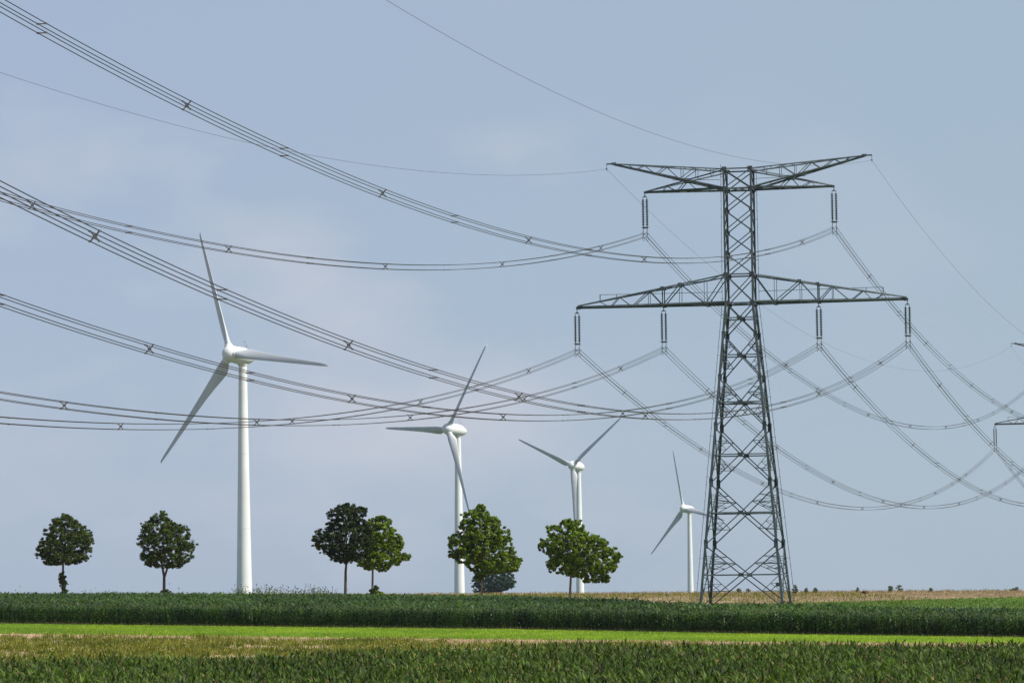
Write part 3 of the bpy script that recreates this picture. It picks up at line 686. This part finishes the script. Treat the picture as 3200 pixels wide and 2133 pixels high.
    # ---- climbing rails with step bolts, outside two opposite legs
    for k, sx in ((0, -1), (2, 1)):
        m = MB(); off = Vector((sx * .42, 0, 0))
        lo, md, hi = cor(k, zb + 2.2) + off, cor(k, 30.05) + off * .75, cor(k, 44.9) + off * .55
        for a, b in ((lo, md), (md, hi)):
            m.bar(a, b, .045); L_ = (b - a).length; nn = int(L_ / .85)
            for i in range(nn):
                p = a.lerp(b, (i + .5) / nn); m.bar(p - Vector((sx * .34, 0, 0)) if i % 5 == 0 else p, p + Vector((sx * .10, 0, 0)), .035)
        m.build('climbing_rail', M['steel'], t)
    m = MB(); p = cor(1, .1); m.plate(p + Vector((-.35, -.02, 0)), (1, 0, 0), (0, 0, 1), .42, .42, .06); m.build('sign_plate', M['steel_dark'], t)
    return t

pyl = build_pylon(float(gz(P1['x'], P1['y'])))
pyl.location = (P1['x'], P1['y'], EYE); pyl.rotation_euler = (0, 0, -P1['th'])
tag(pyl, 'large dark grey lattice pylon with two tiers of crossarms standing behind the maize', 'pylon', 'lattice pylons of the power line')
p2 = copy_tree(pyl); p2.location = (P2['x'], P2['y'], EYE + P2['dz']); p2.rotation_euler = (0, 0, -P2['th'])
for o in list(p2.children):                      # its legs reach down to lower ground there
    pass
tag(p2, 'distant pylon of which only the left arm tips show at the right frame edge', 'pylon', 'lattice pylons of the power line')

ARM = {'UL': (-AU, HU), 'UR': (AU, HU), 'LL': (-AO, HL), 'LI': (-AI, HL), 'RI': (AI, HL), 'RO': (AO, HL), 'EL': (-AE, HE), 'ER': (AE, HE)}
def att(P_, n, drop=0.0, k=1.0):
    a, h = ARM[n]; a *= k
    return Vector((P_['x'] + a * math.cos(P_['th']), P_['y'] - a * math.sin(P_['th']), h + P_['dz'] + EYE - drop))

# ---- insulator string: origin at the hanging point
def build_string():
    t = empty('insulator_string')
    m = MB(); m.bar((0, 0, .05), (0, 0, -.28), .05); m.lathe([(.05, -.16), (.06, -.1), (.05, -.04)], 8); m.build('hanger', M['fitting'], t)
    m = MB()
    m.add([Vector(p) for p in ((-.25, -.03, -.42), (.25, -.03, -.42), (.04, -.03, -.24), (-.04, -.03, -.24), (-.25, .03, -.42), (.25, .03, -.42), (.04, .03, -.24), (-.04, .03, -.24))],
          [(0, 1, 2, 3), (7, 6, 5, 4), (0, 4, 5, 1), (1, 5, 6, 2), (2, 6, 7, 3), (3, 7, 4, 0)])
    m.build('yoke_plate', M['steel_dark'], t)
    for s in (-1, 1):
        m = MB(); prof = [(.03, -.42), (.03, -.66)]
        for i in range(16):
            z = -.72 - i * .178
            prof += [(.06, z + .06), (.07, z + .03), (.160, z - .01), (.155, z - .05), (.09, z - .06), (.05, z - .07)]
        prof += [(.03, -3.75)]
        m.lathe(prof, 12, Matrix.Translation((s * .21, 0, 0))); m.build('disc_string', M['glass'], t)
    m = MB(); n = 20
    ring = [(math.cos(2 * math.pi * i / n) * .40, math.sin(2 * math.pi * i / n) * .24, -3.66) for i in range(n + 1)]
    m.tube(ring, .03, 6, False); m.bar((-.3, 0, -3.76), (.3, 0, -3.76), .07, .10); m.bar((0, -.24, -3.66), (0, .24, -3.66), .03)
    m.build('grading_ring', M['fitting'], t)
    for s in (-1, 1):
        m = MB(); m.bar((s * .21, 0, -3.75), (s * .21, 0, -4.76), .045)
        for z in (-4.29, -4.71): m.bar((s * .21, -.16, z - .01), (s * .21, .16, z - .01), .06, .07)
        for z in (-3.95, -4.1, -4.5): m.lathe([(.03, z - .04), (.05, z), (.03, z + .04)], 6, Matrix.Translation((s * .21, 0, 0)))
        m.build('clamp', M['fitting'], t)
    for s in (-1, 1):
        for z, dp in ((-4.29, .22), (-4.71, .42)):
            m = MB(); m.tube([(s * .21, -.95 + 1.9 * q / 12, z + .10 * abs(q / 6 - 1) ** 2 - dp * (1 - (q / 6 - 1) ** 2) ** .6) for q in range(13)], .018, 5)
            m.build('jumper_loop', M['wire'], t)
    return t
GI = 'insulator strings hanging from the crossarms'
st0 = build_string(); first = True
lab1 = {'UL': 'green glass double insulator string at the left tip of the upper crossarm', 'UR': 'green glass double insulator string at the right tip of the upper crossarm',
        'LL': 'double insulator string at the far left tip of the wide lower crossarm', 'LI': 'double insulator string halfway out on the left lower crossarm',
        'RI': 'double insulator string halfway out on the right lower crossarm', 'RO': 'double insulator string at the far right tip of the wide lower crossarm'}
for PP, labs in ((P1, lab1), (P2, {'LL': 'small distant insulator string hanging from the far pylon at the right frame edge'})):
    for n, lb in labs.items():
        o = st0 if first else copy_tree(st0); first = False
        o.location = att(PP, n, .02); o.rotation_euler = (0, 0, -PP['th']); tag(o, lb, 'insulator', GI)

# ---- earth-wire clamps
def build_clamp():
    t = empty('earth_wire_clamp'); m = MB(); m.bar((0, 0, .42), (0, 0, 0), .045); m.build('link', M['fitting'], t)
    m = MB(); m.bar((0, -.28, .0), (0, .28, .0), .07, .09); m.bar((-.10, -.2, .03), (.10, -.2, .03), .05); m.build('clamp', M['steel_dark'], t)
    m = MB(); m.tube([(0, -.6 + 1.2 * q / 8, .02 - .22 * (1 - (q / 4 - 1) ** 2)) for q in range(9)], .014, 5); m.build('jumper_loop', M['wire'], t)
    return t
ec = build_clamp(); ec.location = att(P1, 'EL', .5); ec.rotation_euler = (0, 0, -P1['th']); tag(ec, 'small clamp holding the earth wire under the upper left arm tip', 'clamp', 'earth wire clamps')
for PP, n, lb in ((P1, 'ER', 'small clamp holding the earth wire under the upper right arm tip'), (P2, 'EL', 'small clamp under the arm tip of the far pylon at the right frame edge')):
    o = copy_tree(ec); o.location = att(PP, n, .5); o.rotation_euler = (0, 0, -PP['th']); tag(o, lb, 'clamp', 'earth wire clamps')

# ---- spans
def span_curve(A, B, sag, n=72):
    return [A.lerp(B, i / n) - Vector((0, 0, 4 * sag * (i / n) * (1 - i / n))) for i in range(n + 1)]
SAG_L = dict(UL=11.75, UR=11.75, LL=11.87, LI=11.76, RI=11.76, RO=11.87, EL=9.79, ER=9.79)
SAG_R = dict(UL=13.98, UR=13.98, LL=14.07, LI=14.04, RI=14.04, RO=14.07, EL=11.73, ER=11.73)
SP = [20, 39, 57.5, 75.5, 93, 112, 130, 149, 165, 183.5, 199, 218, 233.5, 252, 268]
def cross_spacer():
    m = MB(); q = .21
    for a, b in (((-q, 0, -q), (q, 0, q)), ((-q, 0, q), (q, 0, -q))): m.bar(a, b, .055, .05)
    m.lathe([(.09, -.05), (.09, .05)], 8, Matrix.Rotation(R(90), 4, 'X'))
    for x in (-q, q):
        for z in (-q, q): m.bar((x, -.10, z), (x, .10, z), .075)
    return m
def twin_spacer():
    m = MB(); q = .21
    m.bar((-q, 0, 0), (q, 0, 0), .05)
    for x in (-q, q): m.bar((x, -.10, 0), (x, .10, 0), .075)
    return m
spm = []
for f in (cross_spacer, twin_spacer):
    o = f().build('spacer', M['spacer']); spm.append(o.data); bpy.data.objects.remove(o)
def bundle(PA, PB, n, sag, label, group, rad=.024, spacers=True, kA=1.0, from_b=False):
    A = att(PA, n, 4.5, kA); B = att(PB, n, 4.5)
    t = empty('power_cable_bundle', A); d = B - A; hor = Vector((d.x, d.y, 0)).normalized(); side = Vector((hor.y, -hor.x, 0))
    c = span_curve(Vector((0, 0, 0)), d, sag)
    for sx in (-.21, .21):
        for sz in (-.21, .21):
            m = MB(); m.tube([p + side * sx + Vector((0, 0, sz)) for p in c], rad, 5, False); m.build('conductor', M['wire'], t)
    Lh = Vector((d.x, d.y)).length; yaw = math.atan2(-hor.x, hor.y)
    for i, q in enumerate(SP):
        if q > Lh - 12: continue
        f = (1 - q / Lh) if from_b else q / Lh
        p = d * f - Vector((0, 0, 4 * sag * f * (1 - f)))
        for dz_ in ((0,) if i % 2 == 0 else (-.21, .21)):
            o = bpy.data.objects.new('spacer', spm[i % 2]); col.objects.link(o); o.parent = t; o.location = p + Vector((0, 0, dz_))
            o.rotation_euler = (0, 0, yaw)
    return tag(t, label, 'power cable', group)
def earth(PA, PB, n, sag, label, group, kA=1.0, rad=.0125):
    A = att(PA, n, .5, kA); B = att(PB, n, .5); t = MB()
    t.tube(span_curve(Vector((0, 0, 0)), B - A, sag), rad, 5, False)
    o = t.build('earth_wire', M['wire']); o.location = A; return tag(o, label, 'wire', group)
where = {'UL': 'left tip of the upper crossarm', 'UR': 'right tip of the upper crossarm', 'LL': 'far left tip of the lower crossarm', 'LI': 'left middle of the lower crossarm',
         'RI': 'right middle of the lower crossarm', 'RO': 'far right tip of the lower crossarm'}
GB = 'four-wire cable bundles of the power line'
for n, wl in where.items():
    bundle(P0, P1, n, SAG_L[n], 'near four-wire bundle from the left to the ' + wl, GB, kA=1.161, from_b=True)
    bundle(P1, P2, n, SAG_R[n], 'far four-wire bundle leaving right from the ' + wl, GB)
bundle(P2, P3, 'LL', SAG_R['LL'], 'faint four-wire bundle dropping right from the small far insulator string', GB)
GE = 'single earth wires above the cable bundles'
earth(P0, P1, 'EL', SAG_L['EL'], 'thin single wire from the left frame edge to the upper left arm tip', GE, 1.161)
earth(P0, P1, 'ER', SAG_L['ER'], 'thin single wire from the top frame edge down to the upper right arm tip', GE, 1.161)
earth(P1, P2, 'EL', SAG_R['EL'], 'thin single wire passing behind the pylon from the upper left arm tip', GE)
earth(P1, P2, 'ER', SAG_R['ER'], 'thin single wire falling right from the upper right arm tip', GE)
earth(P2, P3, 'EL', SAG_R['EL'], 'very faint single wire beyond the far pylon arm tip', GE)

# ------------------------------------------------------------------ wind turbines
def blade_mesh(Rr=35.5):
    """blade along +z, chord along +x (leading edge +x), rotor front +y"""
    st = [(1.1, 1.9, 1.0, 40, 0), (2.4, 1.95, .95, 40, 0), (3.6, 2.9, .55, 38, -.35), (5.0, 3.45, .38, 33, -.55), (7.0, 3.2, .30, 27, -.5), (10, 2.65, .25, 21, -.38), (14, 2.15, .22, 16, -.28),
          (19, 1.75, .20, 12, -.2), (24, 1.42, .18, 9, -.15), (29, 1.12, .17, 6, -.1), (32.5, .9, .16, 4.5, -.06), (34.3, .66, .16, 4, -.02), (34.95, .42, .16, 4, 0), (35.15, .16, .2, 4, 0)]
    n = 20; rings = []
    for r, c, th, tw, sh in st:
        if r > 3: c *= .92
        a = R(tw); ring = []
        for k in range(n):
            t = 2 * math.pi * k / n; x = math.cos(t) * c / 2; thk = math.sin(t) * c * th / 2
            if th < .9: thk *= (0.35 + .65 * ((1 + math.cos(t)) / 2) ** .5) * 1.15
            x += sh; yb = thk + (.55 if r > 34.9 else (.16 if r > 34 else 0)) * 0
            ring.append(Vector((x * math.cos(a) - yb * math.sin(a) * 1.0, x * math.sin(a) + yb * math.cos(a), r)))
        rings.append(ring)
    # bent tip winglet towards the rear
    for ring, dy in ((rings[-2], -.25), (rings[-1], -.85)):
        for v in ring: v.y += dy
    m = MB(); vs = [v for r_ in rings for v in r_]
    m.add(vs, [(i * n + k, (i + 1) * n + k, (i + 1) * n + (k + 1) % n, i * n + (k + 1) % n) for i in range(len(rings) - 1) for k in range(n)], True)
    m.add(rings[0], [tuple(range(n))]); m.add(rings[-1], [tuple(range(n))[::-1]])
    return m
def build_turbine(hub_h, phi, tower_l):
    """local: rotor faces -y; origin at tower foot"""
    t = empty('wind_turbine')
    tl = hub_h - 2.0
    m = MB(); prof = []
    for i in range(25):
        f = i / 24; r = 2.05 + (1.06 - 2.05) * f ** .85; prof.append((r, tl * f))
    m.lathe(prof, 40)
    for f in (.30, .62): r = 2.05 + (1.06 - 2.05) * f ** .85; m.lathe([(r + .004, tl * f - .05), (r + .035, tl * f - .04), (r + .035, tl * f + .04), (r + .004, tl * f + .05)], 40)
    m.build('tower', M['white'], t)
    f = MB(); f.lathe([(1.15, 0), (1.25, .2), (1.2, 1.0)], 28, Matrix.Translation((0, 0, tl - .5))); f.build('yaw_collar', M['white'], t)
    ov = 4.6; tilt = R(6)
    # nacelle: egg lying along y, from behind the hub to the tail
    rot = Matrix.Translation((0, 0, hub_h)) @ Matrix.Rotation(R(90), 4, 'X') @ Matrix.Identity(4)
    rotn = Matrix.Translation((0, 0, hub_h)) @ Matrix.Rotation(-tilt, 4, 'X') @ Matrix.Rotation(R(90), 4, 'X')   # local z -> -y
    prof = []
    for i in range(18):
        a = i / 17; z = -4.3 + (3.1 + 4.3) * a; q = (z + 4.3) / 7.4
        r = 2.25 * math.sin(min(1, q * 1.55 + .02) * math.pi / 2) ** .72 if q < .62 else 2.25 - .12 * ((q - .62) / .38) ** 2
        prof.append((max(r, .25), z))
    m = MB(); m.lathe(prof, 36, rotn); nac = m.build('nacelle', M['white'], t)
    mm = MB(); mm.bar((0, .6, hub_h + 2.1), (0, .6, hub_h + 3.9), .05); mm.bar((-.5, .6, hub_h + 3.7), (.5, .6, hub_h + 3.7), .05); mm.lathe([(.12, 0), (.16, .1), (.12, .2)], 8, Matrix.Translation((.5, .6, hub_h + 3.7)))
    mm.bar((-.45, 2.0, hub_h + 1.8), (-.45, 2.0, hub_h + 3.0), .05); mm.lathe([(.16, 0), (.16, .35)], 8, Matrix.Translation((-.45, 2.0, hub_h + 2.7))); mm.bar((.2, .9, hub_h + 2.3), (.2, 2.6, hub_h + 2.35), .06)
    mm.build('weather_mast', M['grey'], nac)
    # rotor
    Mh = Matrix.Translation((0, 0, hub_h)) @ Matrix.Rotation(-tilt, 4, 'X') @ Matrix.Translation((0, -ov, 0))
    Mz = Mh @ Matrix.Rotation(R(90), 4, 'X')
    prof = [(2.12, -1.45), (2.17, -.8), (2.15, -.1), (2.02, .6), (1.72, 1.3), (1.25, 1.85), (.7, 2.15), (.2, 2.25)]
    m = MB(); m.lathe(prof, 36, Mz)
    hub = m.build('hub', M['white'], t)
    bm_ = blade_mesh()
    for k in range(3):
        # clockwise angle seen from the front (viewer at -y looking +y): right = +x
        Mb = Mh @ Matrix.Rotation(R(phi + 120 * k), 4, 'Y') @ Matrix.Rotation(R(1.5), 4, 'X') @ Matrix.Diagonal((1, -1, 1, 1))
        q = MB(); q.v = [tuple(Mb @ Vector(v)) for v in bm_.v]; q.f = [tuple(reversed(f_)) for f_ in bm_.f]; q.sm = list(bm_.sm)
        b_ = q.build('blade', M['white_b'], t)
        c = MB(); c.lathe([(1.06, .9), (1.10, 1.3), (1.10, 2.35), (1.02, 2.42)], 24, Mb); c.build('blade_collar', M['white'], b_)
    return t
GW = 'white wind turbines in the distance'
for px, py, hz_, phi, yaw, lb in (
        (-69.3, 889, 60.4, -21.9, 38.7, 'largest and nearest white turbine, on the left, one blade pointing right'),
        (-20.15, 1259.5, 57.6, 32.8, 48.4, 'second turbine from the left, one blade level, behind the tallest tree'),
        (30.17, 1610, 56.1, -67.5, 38.5, 'third turbine from the left, two blades raised in a V behind the leaning tree'),
        (99.1, 1961.5, 43.4, -17.5, 48.7, 'smallest turbine, just left of the pylon, blade tip passing behind its legs')):
    gz0 = float(gz(px, py)); H_ = hz_ + EYE - gz0
    t = build_turbine(H_, phi, 0); t.location = (px, py, gz0); t.rotation_euler = (0, 0, -R(yaw)); tag(t, lb, 'wind turbine', GW)

# ------------------------------------------------------------------ haze
V = [(x, y, z) for z in (EYE - 34, EYE + 106) for x, y in ((-720, -80), (720, -80), (720, 2720), (-720, 2720))]
me = bpy.data.meshes.new('haze'); me.from_pydata(V, [], [(0, 3, 2, 1), (4, 5, 6, 7), (0, 1, 5, 4), (1, 2, 6, 5), (2, 3, 7, 6), (3, 0, 4, 7)]); me.update()
hm = bpy.data.materials.new('haze_air'); hm.use_nodes = True; nt = hm.node_tree
for n in list(nt.nodes): nt.nodes.remove(n)
ho = nt.nodes.new('ShaderNodeOutputMaterial'); pv = nt.nodes.new('ShaderNodeVolumePrincipled')
pv.inputs['Color'].default_value = (.78, .86, 1.0, 1); pv.inputs['Density'].default_value = .000025; pv.inputs['Anisotropy'].default_value = 0.0
nt.links.new(pv.outputs['Volume'], ho.inputs['Volume']); me.materials.append(hm)
hz = bpy.data.objects.new('haze', me); col.objects.link(hz); tag(hz, kind='stuff')
